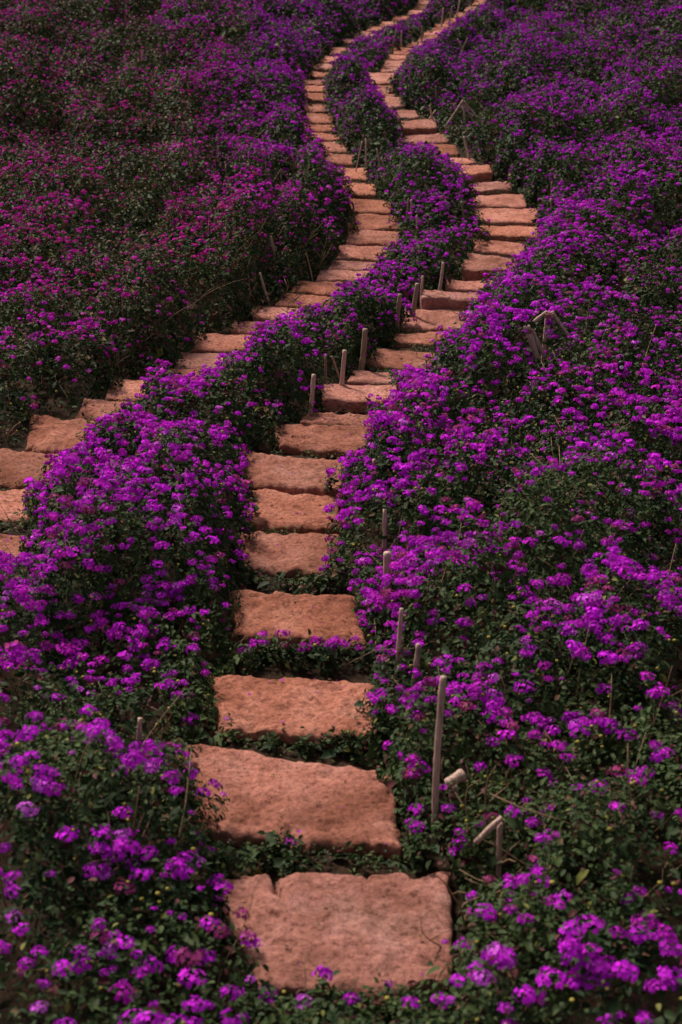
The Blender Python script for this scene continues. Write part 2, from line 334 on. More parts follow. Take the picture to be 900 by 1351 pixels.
# ------------------------------------------------------------------ bamboo canes, driven in among the flowers
def px_line(p0, p1, wpx, val):
    p0 = np.array(p0, float); p1 = np.array(p1, float); d = p1-p0; wpx = max(wpx, 2.4*.05*FPX/val); n = np.array([-d[1], d[0]])/(np.linalg.norm(d)+1e-9)*(wpx/2)
    fill_poly([p0+n, p1+n, p1-n, p0-n], val, DEPK)
def cane_pts(top, bot, h=.12, Y=None):
    B = unproj(bot[0], bot[1], h) if Y is None else None
    if Y is not None:
        d = ray(bot[0], bot[1]); t = Y/d[1]; B = np.array([0, 0, CAMZ])+d*t
    d = ray(top[0], top[1]); t = B[1]/d[1]; T = np.array([0, 0, CAMZ])+d*t
    return T, B
def cane_mesh(T, B, r, mb=None, bury=True, hollow=True):
    mb = mb or MB(); T = np.array(T); B = np.array(B); L = np.linalg.norm(T-B); d = (B-T)/L
    g = B[2]-ground(B[0], B[1])
    if bury: B = B+d*(max(0, g)/max(.35, abs(d[2]))+.05); L = np.linalg.norm(T-B)
    n = max(6, int(L/.02)); pts = []; rad = []
    bend = np.array([.011*math.sin(L*9+r*900), .009*math.cos(r*700), 0])*L*1.6
    step = .11+.05*abs(math.sin(r*3000+L*20))
    for k in range(n+1):
        t = k/n; p = T+d*(t*L)+bend*math.sin(math.pi*t); s = (t*L) % step
        node = math.exp(-((s-step*.5)/.006)**2)
        pts.append(p); rad.append(r*(.94+.1*t)*(1+.2*node)*(1+.22*(noise(t*L*38, r*9e3, 171)-.5)))
    if hollow:
        pts = [pts[0]-d*(-.02)]+pts; rad = [r*.6]+rad
        pts[0] = pts[1]+d*.015; rad[0] = r*.62
        pts.insert(1, pts[1]-d*.001); rad.insert(1, r*.66)
    mb.tube(pts, rad, 10)
    return mb
CANES = [ # top, bottom, width px, material, label
 ((585,893),(576,1075),11,0,'tall pale bamboo cane standing right of the third and second steps'),
 ((530,803),(523,888),7,0,'thin leaning cane right of the gap between third and fourth steps'),
 ((552,832),(536,864),7,1,'short olive-brown cane slanting to the right above the third step'),
 ((552,850),(546,902),8,0,'short pale cane half hidden by blossom right of the third step'),
 ((511,729),(509,788),12,0,'thick short bamboo post right of the fourth step'),
 ((508,672),(505,732),7,0,'thin cane rising behind the thick short post'),
 ((523,711),(512,731),5,0,'broken cane tip slanting off the thick short post'),
 ((494,606),(491,642),6,0,'slim pinkish cane among blossom right of the seventh step'),
 ((185,948),(184,988),8,0,'blunt pale stake above the bottom left bush'),
 ((162,938),(163,966),7,1,'dim brown stake above the bottom left bush'),
 ((414,494),(411,528),7,0,'pale stake at the left end of the tenth step'),
 ((455,462),(452,500),7,0,'pale upright stake above the tenth step, left of the slabs'),
 ((430,468),(430,492),4,1,'thin brown stake just left of the pale upright stake'),
 ((438,470),(448,496),4,1,'thin cane leaning left beside the pale upright stake'),
 ((482,434),(478,470),9,1,'thick greyish stake in the blossom left of the twelfth step'),
 ((528,388),(526,416),7,1,'short brown stake left of the fourteenth step'),
 ((551,374),(546,402),8,1,'stout grey stake leaning at the left end of the fifteenth step'),
 ((558,364),(557,388),4,0,'slim cane behind the stout grey stake'),
 ((585,346),(581,372),5,0,'pale slim cane above the left end of the sixteenth step'),
 ((357,311),(364,348),5,0,'lone pale cane on the left bank above the left path bend'),
 ((343,360),(350,382),4,0,'short faded stick on the left bank below the lone cane'),
 ((483,183),(484,212),2.6,0,'slim upright cane in the middle bed beside the left path'),
 ((478,186),(472,214),2.2,0,'very thin cane leaning left in the middle bed'),
 ((497,196),(502,218),2.6,0,'first of two pale slanting canes in the middle bed'),
 ((503,208),(508,224),2.6,0,'second and lower of the two pale slanting canes'),
 ((539,262),(538,284),3,1,'brown half of a pair of stakes under the middle bed mound'),
 ((543,263),(543,280),3,0,'pale half of a pair of stakes under the middle bed mound'),
 ((550,284),(551,302),3.2,0,'small pinkish stake below the middle bed mound'),
 ((609,266),(613,288),3.2,1,'dark slim stake left of the wide nineteenth and twentieth steps'),
 ((727,262),(729,284),4,0,'slim cane right of the widest upper step'),
 ((728,240),(727,262),2.4,1,'thin brown cane right above the widest upper step'),
 ((612,180),(616,198),4,0,'short cane beside the bend of the upper right path'),
 ((511,32),(506,48),2.2,0,'leaning pale cane at the top of the middle bed'),
 ((523,40),(520,56),2.2,1,'brown cane in the top of the middle bed, left of its neighbour'),
 ((530,40),(530,54),2.0,0,'tiny upright cane in the top of the middle bed'),
 ((557,34),(557,48),2.0,1,'tiny brown cane left of the right path near the top'),
 ((585,10),(583,26),2.6,0,'pale cane between the two paths near the top edge'),
 ((597,8),(594,22),2.4,1,'brown cane between the two paths near the top edge'),
 ((607,0),(603,18),2.4,0,'cane beside the right path at the top edge'),
 ((654,2),(657,16),2.6,0,'pale cane right of the right path at the top edge'),
 ((575,113),(576,132),2.6,0,'slim upright cane right of the upper right path'),
 ((404,334),(408,352),2.4,1,'thin brown stick at the edge of the left path bend'),
]
for top, bot, wp, mk, lab in CANES:
    T, B = cane_pts(top, bot); z = project(*B)[2]; r = wp*z/FPX/2*(.82 if top[1] < 560 else .84)
    mb = cane_mesh(T, B, r); gz_ = float(ground(B[0], B[1]))
    o = mb.obj('bamboo_cane', M_bamd if mk else M_bam, loc=(B[0], B[1], gz_))
    tag(o, lab, 'cane', 'bamboo canes in the flower beds'); px_line(top, bot, wp*1.25, B[1])
def frame(name, legs, label, cord=None, Yref=None, h=.12):
    """several canes lashed together: one thing"""
    Bm = unproj(*Yref, h); loc = (Bm[0], Bm[1], float(ground(Bm[0], Bm[1])))
    e = bpy.data.objects.new(name, None); COL.objects.link(e); e.location = loc; e.empty_display_size = .05
    tag(e, label, 'cane frame', 'lashed bamboo frames')
    for k, (top, bot, wp, mk) in enumerate(legs):
        T, B = cane_pts(top, bot, Y=Bm[1]+(.02*k)); z = project(*B)[2]
        mb = cane_mesh(T, B, wp*z/FPX/2, bury=abs(top[1]-bot[1]) > 1.2*abs(top[0]-bot[0]))
        mb.obj('cane', M_bamd if mk else M_bam, parent=e).matrix_parent_inverse.identity()
        ch = e.children[-1]; ch.location = tuple(-v for v in loc)
        px_line(top, (bot[0], bot[1]+3), max(wp*2.2, 5*.05*FPX/Bm[1]), Bm[1])
    if cord:
        d = ray(*cord[:2]); t = Bm[1]/d[1]; P = np.array([0, 0, CAMZ])+d*t; r = cord[2]*(project(*P)[2])/FPX/2
        mb = MB()
        for q in range(3):
            zz = P[2]-r*.5+q*r*.5
            mb.tube([(P[0]+r*1.2*math.cos(a), P[1]+r*1.2*math.sin(a), zz) for a in np.linspace(0, 2*math.pi, 13)], [r*.22]*13, 5)
        c = mb.obj('lashing', M_cord, parent=e); c.location = tuple(-v for v in loc)
frame('cane_frame', [((590,1034),(612,1021),15,0), ((597,1036),(603,1072),13,0)], 'broken bamboo crosspiece resting on a stub beside the tall cane', Yref=(602,1068))
frame('cane_frame', [((662,1079),(628,1112),8,0), ((660,1086),(658,1150),8,0)], 'upright cane with slanting branch, lower right foreground', Yref=(658,1148))
frame('cane_frame', [((722,411),(704,425),4.5,0), ((728,411),(748,438),4.5,0), ((724,412),(722,432),9,0)], 'pale three-legged cane frame on the right bank, upper of the pair', cord=(724,416,9), Yref=(722,432), h=.42)
frame('cane_frame', [((695,430),(706,462),9,0), ((702,436),(720,470),6,0)], 'two thick canes lashed together beside the blossom mound, right bank', cord=(698,436,8), Yref=(706,460), h=.30)
frame('cane_frame', [((611,132),(592,160),2.4,0), ((611,132),(612,150),3,0), ((612,133),(628,152),2.4,0), ((612,136),(623,156),2,0)], 'thin spread cane tripod right of the upper right path', cord=(611,136,4), Yref=(612,156), h=.16)
frame('cane_frame', [((567,139),(571,156),2.4,0), ((575,145),(567,157),2.2,0)], 'small crossed pair of sticks beside the right path step', Yref=(570,155))
frame('cane_frame', [((604,51),(611,66),2.0,0), ((617,50),(610,66),2.0,0)], 'tiny V of two sticks in the upper right bed', Yref=(610,64))
frame('cane_frame', [((370,224),(362,238),2.0,0), ((371,223),(372,242),2.6,0), ((372,225),(381,238),2.0,0)], 'tiny cane tripod on the left bank beside the left path', Yref=(371,240))
# garden spike lights
def spike_light(top, bot, wp, label):
    T, B = cane_pts(top, bot, .3); s = project(*B)[2]/FPX; r = wp*s/2
    gz_ = float(ground(B[0], B[1])); e = bpy.data.objects.new('garden_light', None); COL.objects.link(e); e.location = (B[0], B[1], gz_)
    tag(e, label, 'garden light', 'small garden spike lights'); x, y = 0, 0; h = T[2]-gz_
    mb = MB(); mb.tube([(0, 0, -.06), (0, 0, .0), (0, 0, h-3.2*r)], [.003, r*.42, r*.45], 10); mb.obj('post', M_black, e)
    mb = MB(); mb.tube([(0, 0, h-3.2*r), (0, 0, h-2.9*r), (0, 0, h-.8*r), (0, 0, h-.3*r), (0, 0, h)], [r*.5, r*.95, r*.95, r*1.05, r*.5], 14); mb.obj('head', M_black, e)
    mb = MB(); mb.tube([(0, -r*.80, h-1.7*r), (0, -r*1.02, h-1.7*r), (0, -r*1.14, h-1.7*r)], [r*.6, r*.6, r*.35], 12); mb.obj('lens', M_lens, e)
    px_line(top, (bot[0], bot[1]-4), max(wp*2, 5*.05*FPX/B[1]), B[1])
spike_light((816,476),(817,520),9,'black garden spike light in the bed at the right')
spike_light((787,252),(788,268),4,'tiny black garden light with bright lens, upper right bed')

# ------------------------------------------------------------------ height of the planting over the ground
GX0, GX1, GY0, GY1, GS = -13.0, 13.0, 1.6, 36.0, .05
hx = np.arange(GX0, GX1, GS); hy = np.arange(GY0, GY1, GS); HX, HY = np.meshgrid(hx, hy); HG = ground(HX, HY)
SHRUBS = [ # px, py of the foot, radius m, extra height, name label
 (150,760,.85,.20,'large violet-flowered mound between the paths, lower left'),
 (240,560,.62,.16,'bright violet mound pointing up between the two paths'),
 (130,1200,.62,.10,'dark leafy bush with scattered blossom in the bottom left corner'),
 (760,1270,.55,.08,'low bush with purple clusters in the bottom right corner'),
 (640,500,.75,.26,'densely flowered mound right of the eleventh to fourteenth steps'),
 (530,650,.42,.12,'purple bush crowding the seventh step from the right'),
 (640,840,.6,.12,'purple-topped bush behind the tall bamboo cane'),
 (800,900,.6,.10,'dark leafy bush at the right edge, level with the third step'),
 (560,265,.75,.24,'rounded violet mound between the paths, above the pair of stakes'),
 (490,190,.6,.14,'green sparsely flowered shrub between the paths at their narrowest'),
 (455,135,.7,.14,'violet shrub inside the curve of the left path'),
 (590,140,.9,.2,'dark shrub at the right of the upper right path'),
 (665,225,1.0,.2,'violet mound beside the right path bend, upper right'),
 (440,270,.8,.22,'magenta bush at the left of the left path bend'),
 (395,365,.75,.2,'dull green bush under the lone pale cane'),
 (300,420,.8,.2,'dark bush overhanging the left path, left bank'),
 (150,500,.8,.2,'shadowy leafy bush over the lower left path'),
 (730,390,.9,.15,'violet bush behind the three-legged cane frame'),
]
SH = []
for (px, py, r, h, lab) in SHRUBS:
    p = unproj(px, py, .0); SH.append((p[0], p[1], r, h))
def domes(X, Y, cell, seed, r0, r1, h0, h1):
    ix = np.floor(X/cell).astype(np.int64); iy = np.floor(Y/cell).astype(np.int64); H = np.zeros(X.shape)
    for a in (-1, 0, 1):
        for b in (-1, 0, 1):
            jx, jy = ix+a, iy+b; cx_ = (jx+_hash(jx, jy, seed))*cell; cy2 = (jy+_hash(jx, jy, seed+1))*cell
            r = r0+(r1-r0)*_hash(jx, jy, seed+2); hh = h0+(h1-h0)*_hash(jx, jy, seed+3)
            q = ((X-cx_)**2+(Y-cy2)**2)/r**2; H = np.maximum(H, hh*np.sqrt(np.clip(1-q, 0, 1)))
    return H
wx = HX+.10*(fbm(HX*4, HY*4, 14, 2)-.5); wy = HY+.10*(fbm(HX*4, HY*4, 15, 2)-.5)
Hn = .10+.10*fbm(HX*1.3+3, HY, 11, 2)+.10*(fbm(HX*5.5, HY*5.5, 19, 2)-.4)
Hn += domes(wx, wy, .55, 101, .25, .5, .08, .34)+.7*domes(wx, wy, 1.15, 131, .45, .95, 0, .42)*(.6+.6*np.clip((HY-8)/10, 0, 1))
pit = np.clip((fbm(HX*2.1+31, HY*1.7, 151, 3)-.53)/.12, 0, 1); Hn = Hn*(1-.62*pit)
Hn = np.maximum(Hn, .13+.05*fbm(HX*3, HY*3, 161, 2))
for (x, y, r, h) in SH: 
    q = ((HX-x)**2+(HY-y)**2)/r**2; Hn += h*np.exp(-q*1.3)
Hn = np.clip(Hn, .05, .8)
levels = [0, .02, .04, .07, .10, .14, .18, .23, .28, .34, .41, .48, .56, .66, .8]
def limit(A, slope, its, tol):
    hm = np.full(HX.shape, .9)
    for k in range(len(levels)-1, -1, -1):
        px, py, _ = project(HX, HY, HG+levels[k])
        ix = np.clip(px+OX, 0, W_-1).astype(int); iy = np.clip(py+OY, 0, H_-1).astype(int)
        d = A[iy, ix]; blk = (d > 0) & (HY < d+tol) & (px > -OX) & (px < 925)
        hm = np.where(blk, (levels[k-1] if k else 0), hm)
    for _ in range(its):
        for ax in (0, 1):
            for s in (1, -1):
                hm = np.minimum(hm, np.roll(hm, s, ax)+slope*GS)
    return hm
_lc = np.array([unproj((q[0]+q[2])/2, (q[1]+q[7])/2)[:2] for q in LEFT[8:]]); _rc = np.array([unproj((q[0]+q[2])/2, (q[1]+q[7])/2)[:2] for q in RIGHT[8:]])
_L = np.interp(HY, _lc[:, 1], _lc[:, 0]); _R = np.interp(HY, _rc[:, 1], _rc[:, 0]); _mid = (HX > _L) & (HX < _R) & (HY > _lc[0, 1])
_ms = sum(np.exp(-((HX-x)**2+(HY-y)**2)/(r*.8)**2) for (x, y, r, h) in SH[8:11])
Hn = np.where(_mid, Hn*(.66+.34*np.clip(_ms, 0, 1)), Hn)
HMS = limit(DEP, 2.6, 8, 3.0)
# closed corridor under the slabs: nothing grows through a stone
Hn = np.minimum(Hn, HMS); Hn = np.minimum(Hn, limit(DEPK, 5, 3, -.02))
HS = np.minimum(HMS, .9)
def bil(A, x, y):
    fx = np.clip((x-GX0)/GS, 0, len(hx)-1.001); fy = np.clip((y-GY0)/GS, 0, len(hy)-1.001)
    ix = fx.astype(int); iy = fy.astype(int); a = fx-ix; b = fy-iy
    return (A[iy, ix]*(1-a)+A[iy, ix+1]*a)*(1-b)+(A[iy+1, ix]*(1-a)+A[iy+1, ix+1]*a)*b
DXH = np.gradient(Hn+HG, GS, axis=1); DYH = np.gradient(Hn+HG, GS, axis=0)

# blossom density and redness zones of the hillside (image position -> place on the slope)
Z = [(50,50,.3,.8),(250,40,.4,.6),(200,150,.25,.9),(60,200,.25,.9),(60,270,.5,.8),(250,270,.55,.7),(180,225,.08,.8),(170,60,.15,.8),(380,60,.95,0),(330,130,.6,.3),(480,20,.9,0),(390,140,.9,.1),
 (380,240,.5,.5),(300,330,.35,.7),(150,400,.32,.7),(60,450,.4,.4),(200,450,.3,.5),(60,550,.06,.2),(120,510,.08,.2),(300,410,.15,.5),(220,340,.3,.8),(390,320,.35,.5),(350,380,.12,.5),(180,310,.1,.8),
 (480,60,.8,0),(455,120,.95,0),(485,180,.2,.1),(560,215,.8,0),(500,330,.8,.1),(430,400,.7,.1),(350,450,.65,.1),(400,490,.35,.1),(330,560,.5,.1),(235,510,.95,.1),(150,600,.85,.1),(280,620,.5,.1),
 (100,720,1,.05),(200,700,.75,.1),(60,850,.5,.05),(130,870,.22,.1),(210,800,.8,.0),(270,840,.35,.1),(60,950,.15,.1),(170,930,.1,.1),(50,1050,.4,.1),(150,1000,.45,.1),(100,1150,.32,0),(250,1130,.4,0),
 (230,1220,.5,0),(60,1220,.45,0),(130,1330,.25,0),(330,1330,.25,0),(270,960,.15,.1),
 (600,60,.75,0),(700,60,.6,.1),(850,60,.5,.2),(700,180,.85,0),(850,180,.65,.15),(590,110,.6,0),(620,160,.2,.1),(690,270,.7,0),(800,260,.65,.1),(780,350,.7,.1),(860,330,.5,.2),(700,370,.75,0),(860,400,.35,.2),
 (640,440,1,0),(690,490,.5,.1),(770,450,.5,.2),(860,470,.8,0),(790,520,.6,.1),(650,540,.3,.1),(540,560,.95,.05),(500,610,.85,.05),(620,570,.7,.1),(800,600,.45,.1),(600,640,.1,.1),(720,650,.12,.1),
 (560,720,.85,0),(480,690,.8,0),(650,710,.6,.1),(620,770,.85,0),(740,700,.7,.1),(800,760,.6,.1),(850,680,.6,.1),(560,850,.65,0),(650,880,.7,0),(780,830,.8,0),(860,900,.3,.1),(700,930,.35,.1),(530,940,.75,.05),
 (820,960,.2,.1),(700,1000,.08,.3),(640,1040,.12,.3),(760,1050,.18,.1),(850,1100,.12,.2),(620,1120,.15,.1),(700,1185,.9,0),(820,1150,.25,.1),(640,1210,.8,0),(860,1220,.3,.1),(740,1300,.5,0),(850,1310,.7,0),(640,1290,.45,0),(800,1270,.55,0),(880,1190,.35,0),(540,1335,.04,0)]
Z += [(150,740,1,.05),(40,760,.95,.05),(60,690,1,.05),(190,640,.7,.05),(230,720,.8,0),(200,850,.8,0),(20,800,.7,0),(40,880,.55,0),(200,900,.5,0),(100,960,.4,0),(120,790,.85,0),(90,1010,.5,.1),(200,1010,.5,.1),(300,1200,.6,0),(20,1120,.4,0),(200,1120,.5,0),(60,1100,.55,0),(280,1060,.6,0),(120,1260,.5,0),(30,1300,.3,0),(570,1180,.5,0),(560,1080,.5,0),(600,1000,.4,0)]
Z = np.array(Z, float)
_hzx, _hzy = np.arange(-60, 990, 10.), np.arange(-60, 1440, 10.)
_a, _b2 = np.meshgrid(_hzx, _hzy); _w = 0; _d = 0; _r = 0
for zx, zy, zd, zr in Z:
    q = 1/(((_a-zx)**2+((_b2-zy)*1.3)**2)+120)**1.9; _w = _w+q; _d = _d+q*zd; _r = _r+q*zr
ZD, ZR = _d/_w, _r/_w; ZD = np.clip(ZD*(1+.75*ZR)+.05-.10*np.exp(-((ZD-.12)/.12)**2)*(1-ZR), .01, 1)
def zone(A, x, y):
    px, py, _ = project(x, y, ground(x, y)+bil(Hn, x, y))
    ix = np.clip((px+60)/10, 0, A.shape[1]-1).astype(int); iy = np.clip((py+60)/10, 0, A.shape[0]-1).astype(int)
    return A[iy, ix]
def scatter(n, wide=.30, y0=3.2, y1=31):
    y = np.sqrt(rng.random(n)*(y1**2-y0**2)+y0**2); x = (rng.random(n)*2-1)*(wide*y+1.3)
    return x, y
def owner(x, y):
    """index of the shrub a point belongs to, else -1 left bed, -2 middle bed, -3 right bed"""
    x = x+.10*(noise(x*3, y*3, 61)-.5)*2; y = y+.16*(noise(x*3, y*3, 62)-.5)*2
    best = np.full(len(x), 9.); own = np.full(len(x), -9)
    for k, (sx, sy, r, h) in enumerate(SH):
        q = np.sqrt((x-sx)**2+(y-sy)**2)/r; own = np.where((q < best) & (q < 1), k, own); best = np.minimum(best, q)
    lc = np.array([project(*unproj((q[0]+q[2])/2, (q[1]+q[7])/2))[0:2] for q in LEFT]); 
    rc = np.array([((q[0]+q[2])/2, (q[1]+q[7])/2) for q in RIGHT]); lc = np.array([((q[0]+q[2])/2, (q[1]+q[7])/2) for q in LEFT])
    px, py, _ = project(x, y, ground(x, y))
    L = np.interp(py, lc[::-1, 1], lc[::-1, 0]); L = np.where(py > 735, -9999, L); Rr = np.interp(py, rc[::-1, 1], rc[::-1, 0])
    bed = np.where(px < L, -1, np.where(px < Rr, -2, -3))
    return np.where(own >= 0, own, bed)
def on_slab(x, y, m=0.0):
    ins = np.zeros(len(x), bool)
    for C, _n in SLAB_UV:
        P = np.array(C)[:, :2]; c = P.mean(0); P = c+(P-c)*(1+m); r = np.linalg.norm(P-c, axis=1).max()
        s = np.nonzero((np.abs(x-c[0]) < r) & (np.abs(y-c[1]) < r))[0]
        if not len(s): continue
        X, Y = x[s], y[s]; sg = None; ok = np.ones(len(s), bool)
        cr = [(P[(k+1) % 4, 0]-P[k, 0])*(Y-P[k, 1])-(P[(k+1) % 4, 1]-P[k, 1])*(X-P[k, 0]) for k in range(4)]
        cr = np.array(cr); ok = (cr > 0).all(0) | (cr < 0).all(0); ins[s[ok]] = True
    return ins
def slab_top(x, y):
    t = np.full(len(x), -9.)
    for C, nrm in SLAB_UV:
        P = np.array(C)[:, :2]; c = P.mean(0); r = np.linalg.norm(P-c, axis=1).max()
        s = np.nonzero((np.abs(x-c[0]) < r) & (np.abs(y-c[1]) < r))[0]
        if len(s): 
            z = C[0][2]-(nrm[0]*(x[s]-C[0][0])+nrm[1]*(y[s]-C[0][1])); 
            cr = np.array([(P[(k+1) % 4, 0]-P[k, 0])*(y[s]-P[k, 1])-(P[(k+1) % 4, 1]-P[k, 1])*(x[s]-P[k, 0]) for k in range(4)])
            ok = (cr > 0).all(0) | (cr < 0).all(0); t[s[ok]] = z[ok]
    return t
def basis(nv, spin):
    nv = nv/np.linalg.norm(nv, axis=1, keepdims=True)
    a = np.cross(nv, np.array([.3, .8, .52])[None]); a /= np.linalg.norm(a, axis=1, keepdims=True); b = np.cross(nv, a)
    c, s = np.cos(spin)[:, None], np.sin(spin)[:, None]
    return a*c+b*s, -a*s+b*c, nv
def place(T, P, A, B, Nn, S):
    """template T (k,3) -> (n,k,3)"""
    return P[:, None]+S[:, None, None]*(T[None, :, 0:1]*A[:, None]+T[None, :, 1:2]*B[:, None]+T[None, :, 2:3]*Nn[:, None])
T_FAR = np.array([(0, 0, 0), (.3, .5, .12), (0, 1, -.12), (-.3, .5, .12)]); F_FAR = [(0, 1, 2), (0, 2, 3)]
T_NEAR = np.array([(0, 0, 0), (.26, .28, .10), (.24, .66, .07), (0, 1, -.16), (-.24, .66, .07), (-.26, .28, .10), (0, .5, 0)])
F_NEAR = [(0, 1, 2, 6), (6, 2, 3), (6, 3, 4), (0, 6, 4, 5)]
# ---- leaves
n = 6500000
x, y = scatter(n, .36); d = np.sqrt(x*x+y*y+6)
dens = np.where(d < 7, 1.0, (7/d)**1.55)
inview = np.abs(x)/(y*.98) < .245
dens *= np.where(inview, .60+.3*np.clip((7-d)/1.5, 0, 1), .28)*np.clip(np.sqrt(1+bil(DXH, x, y)**2+bil(DYH, x, y)**2), 1, 2.4)
keep = rng.random(n) < dens; x, y, d = x[keep], y[keep], d[keep]
h = bil(Hn, x, y)
patch = fbm(x*2.2+9, y*2.2, 71, 3); hole = fbm(x*3.1, y*3.1+50, 73, 2)
keep = (h > .035) & (rng.random(len(x)) < np.clip(1.9-2.2*(hole > .66), .25, 1)) ; x, y, d, h, patch = x[keep], y[keep], d[keep], h[keep], patch[keep]
u = rng.random(len(x))
_gr = np.sqrt(bil(DXH, x, y)**2+bil(DYH, x, y)**2); low = rng.random(len(x)) < .12+.25*np.clip(_gr, 0, 2)
z = ground(x, y)+h*np.where(low, .03+.97*rng.random(len(x)), 1-.72*u**1.7)+rng.normal(0, .018, len(x))
gxn = bil(DXH, x, y); gyn = bil(DYH, x, y)
def overhang(x, y, a=.13):
    return x+a*(fbm(x*9, y*9, 141, 3)-.5)*2, y+a*(fbm(x*9, y*9, 142, 3)-.5)*2
ogx, ogy = gxn, gyn; x, y = overhang(x, y)
st = slab_top(x, y); keep = z > st+.02; gxn, gyn = gxn[keep], gyn[keep]; x, y, d, h, patch, z, u = [q[keep] for q in (x, y, d, h, patch, z, u)]
nv = np.stack([-gxn*.6, -gyn*.6, np.ones(len(x))*.9], -1)+rng.normal(0, .55, (len(x), 3)); nv[:, 2] = np.abs(nv[:, 2])+.1
A, B, NN = basis(nv, rng.random(len(x))*6.283)
size = (.017+.019*rng.random(len(x))**1.5)*np.maximum(1, (d/7.5))**.55
big = rng.random(len(x)) < .09; size = np.where(big, size*2.1, size); z = np.where(big, np.minimum(z, ground(x, y)+h*.72), z)
r1 = rng.random(len(x)); r2 = rng.random(len(x))
base = np.array([.016, .036, .012]); lite = np.array([.062, .098, .030]); dry = np.array([.11, .060, .035]); red = np.array([.10, .030, .035])
mixv = np.clip(r1**2*.9+(patch-.5)*1.2, 0, 1)[:, None]
tint = base*(1-mixv)+lite*mixv; r2_ = None
zr = zone(ZR, x, y); tint = np.where((r2 < .03+.22*zr)[:, None], dry*(.5+r1[:, None]), tint)
tint = np.where((r2 > .955)[:, None], red, tint); tint = np.where(((r2 > .94) & (r2 <= .955))[:, None], np.array([.16, .17, .04]), tint)
P = np.stack([x, y, z], -1); near = d < 8.5
own = owner(x, y)
LEAFSETS = (P, A, B, NN, size, tint, near, own)
# ---- blossoms, in flat shelves of several heads
def heads():
    n = 120000; x, y = scatter(n, .34); d = np.sqrt(x*x+y*y+6)
    D = zone(ZD, x, y); cl = fbm(x*2.6, y*2.6+7, 81, 3); cl2 = fbm(x*.9+4, y*.9, 83, 2)
    p = np.clip((D*1.2+(cl-.5)*1.5*(1-.35*D)+(cl2-.5)*.3)-.06+.05*np.clip((7.5-d)/2.5, 0, 1), .02, 1)**1.2
    base = 98*np.where(d < 7, 1, (7/d)**.6)          # shelves per square metre where dense
    area = .34*(31**2-3.2**2)+1.3*2*(31-3.2); keep = rng.random(n) < p*base*area/n
    x, y, d, D = x[keep], y[keep], d[keep], D[keep]
    k = rng.integers(1, 6, len(x))+(D > .6)*rng.integers(0, 4, len(x)); rep = np.repeat(np.arange(len(x)), k)
    sp = .028+.028*rng.random(len(x)); spread = np.repeat(sp, k)*(1+.15*np.repeat(k, k))
    X = x[rep]+rng.normal(0, 1, len(rep))*spread; Y = y[rep]+rng.normal(0, 1, len(rep))*spread*.9
    sz = np.repeat(.62+.55*rng.random(len(x)), k)*(.75+.4*rng.random(len(rep)))
    # a light sprinkling of single small heads
    n2 = 75000; x2, y2 = scatter(n2, .34); D2 = zone(ZD, x2, y2); kk = rng.random(n2) < (.06+.9*D2)*np.clip(1.3-(y2-8)/30, .5, 1); x2, y2 = x2[kk], y2[kk]
    X = np.concatenate([X, x2]); Y = np.concatenate([Y, y2]); sz = np.concatenate([sz, .3+.45*rng.random(len(x2))])
    return X, Y, sz
X, Y, SZ = heads()
hh = bil(Hn, X, Y); keep = (hh > .07)
X, Y, SZ, hh = X[keep], Y[keep], SZ[keep], hh[keep]; HGX, HGY, G0 = bil(DXH, X, Y), bil(DYH, X, Y), ground(X, Y)
X, Y = overhang(X, Y)
keep = (G0+hh > slab_top(X, Y)+.03); X, Y, SZ, hh, HGX, HGY, G0 = [q[keep] for q in (X, Y, SZ, hh, HGX, HGY, G0)]
D = np.sqrt(X*X+Y*Y+6)
nh = len(X); gxn, gyn = HGX, HGY
HP = np.stack([X, Y, G0+hh+rng.normal(.012, .018, nh)], -1)
HN = np.stack([-gxn*.35, -gyn*.35-.12, np.ones(nh)], -1)+rng.normal(0, .22, (nh, 3)); HN /= np.linalg.norm(HN, axis=1, keepdims=True)
zr = np.clip(zone(ZR, X, Y)+rng.normal(0, .12, nh)+.5*(fbm(X*1.5, Y*1.5, 88, 2)-.5), 0, 1)
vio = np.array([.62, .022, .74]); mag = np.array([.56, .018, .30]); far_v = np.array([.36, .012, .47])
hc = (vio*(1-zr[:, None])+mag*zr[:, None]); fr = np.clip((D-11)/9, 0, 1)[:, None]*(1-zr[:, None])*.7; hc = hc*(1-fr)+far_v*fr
hc = hc*(.62+.55*rng.random(nh))[:, None]; 
q_ = rng.random(nh); old = q_ < .08; hc[old] = hc[old]*np.array([.6, 2.4, .3]); pale = (q_ > .93); hc[pale] = hc[pale]*.75+np.array([.20, .10, .22])
hown = owner(X, Y)
print('HEADS', nh, 'LEAVES', len(P))
def star(n, inner, cup):
    T = []
    for k in range(n*2):
        a = math.pi*k/n; r = 1 if k % 2 == 0 else inner; T.append((r*math.cos(a), r*math.sin(a), cup*(r*r)))
    T.append((0, 0, 0)); F = [(k, (k+1) % (2*n), 2*n) for k in range(2*n)]
    return np.array(T), F
def hexa():
    T = [(math.cos(a), math.sin(a), .12) for a in np.linspace(0, 2*math.pi, 6)[:-1]]
    return np.array(T), [(0, 1, 2, 3, 4)]
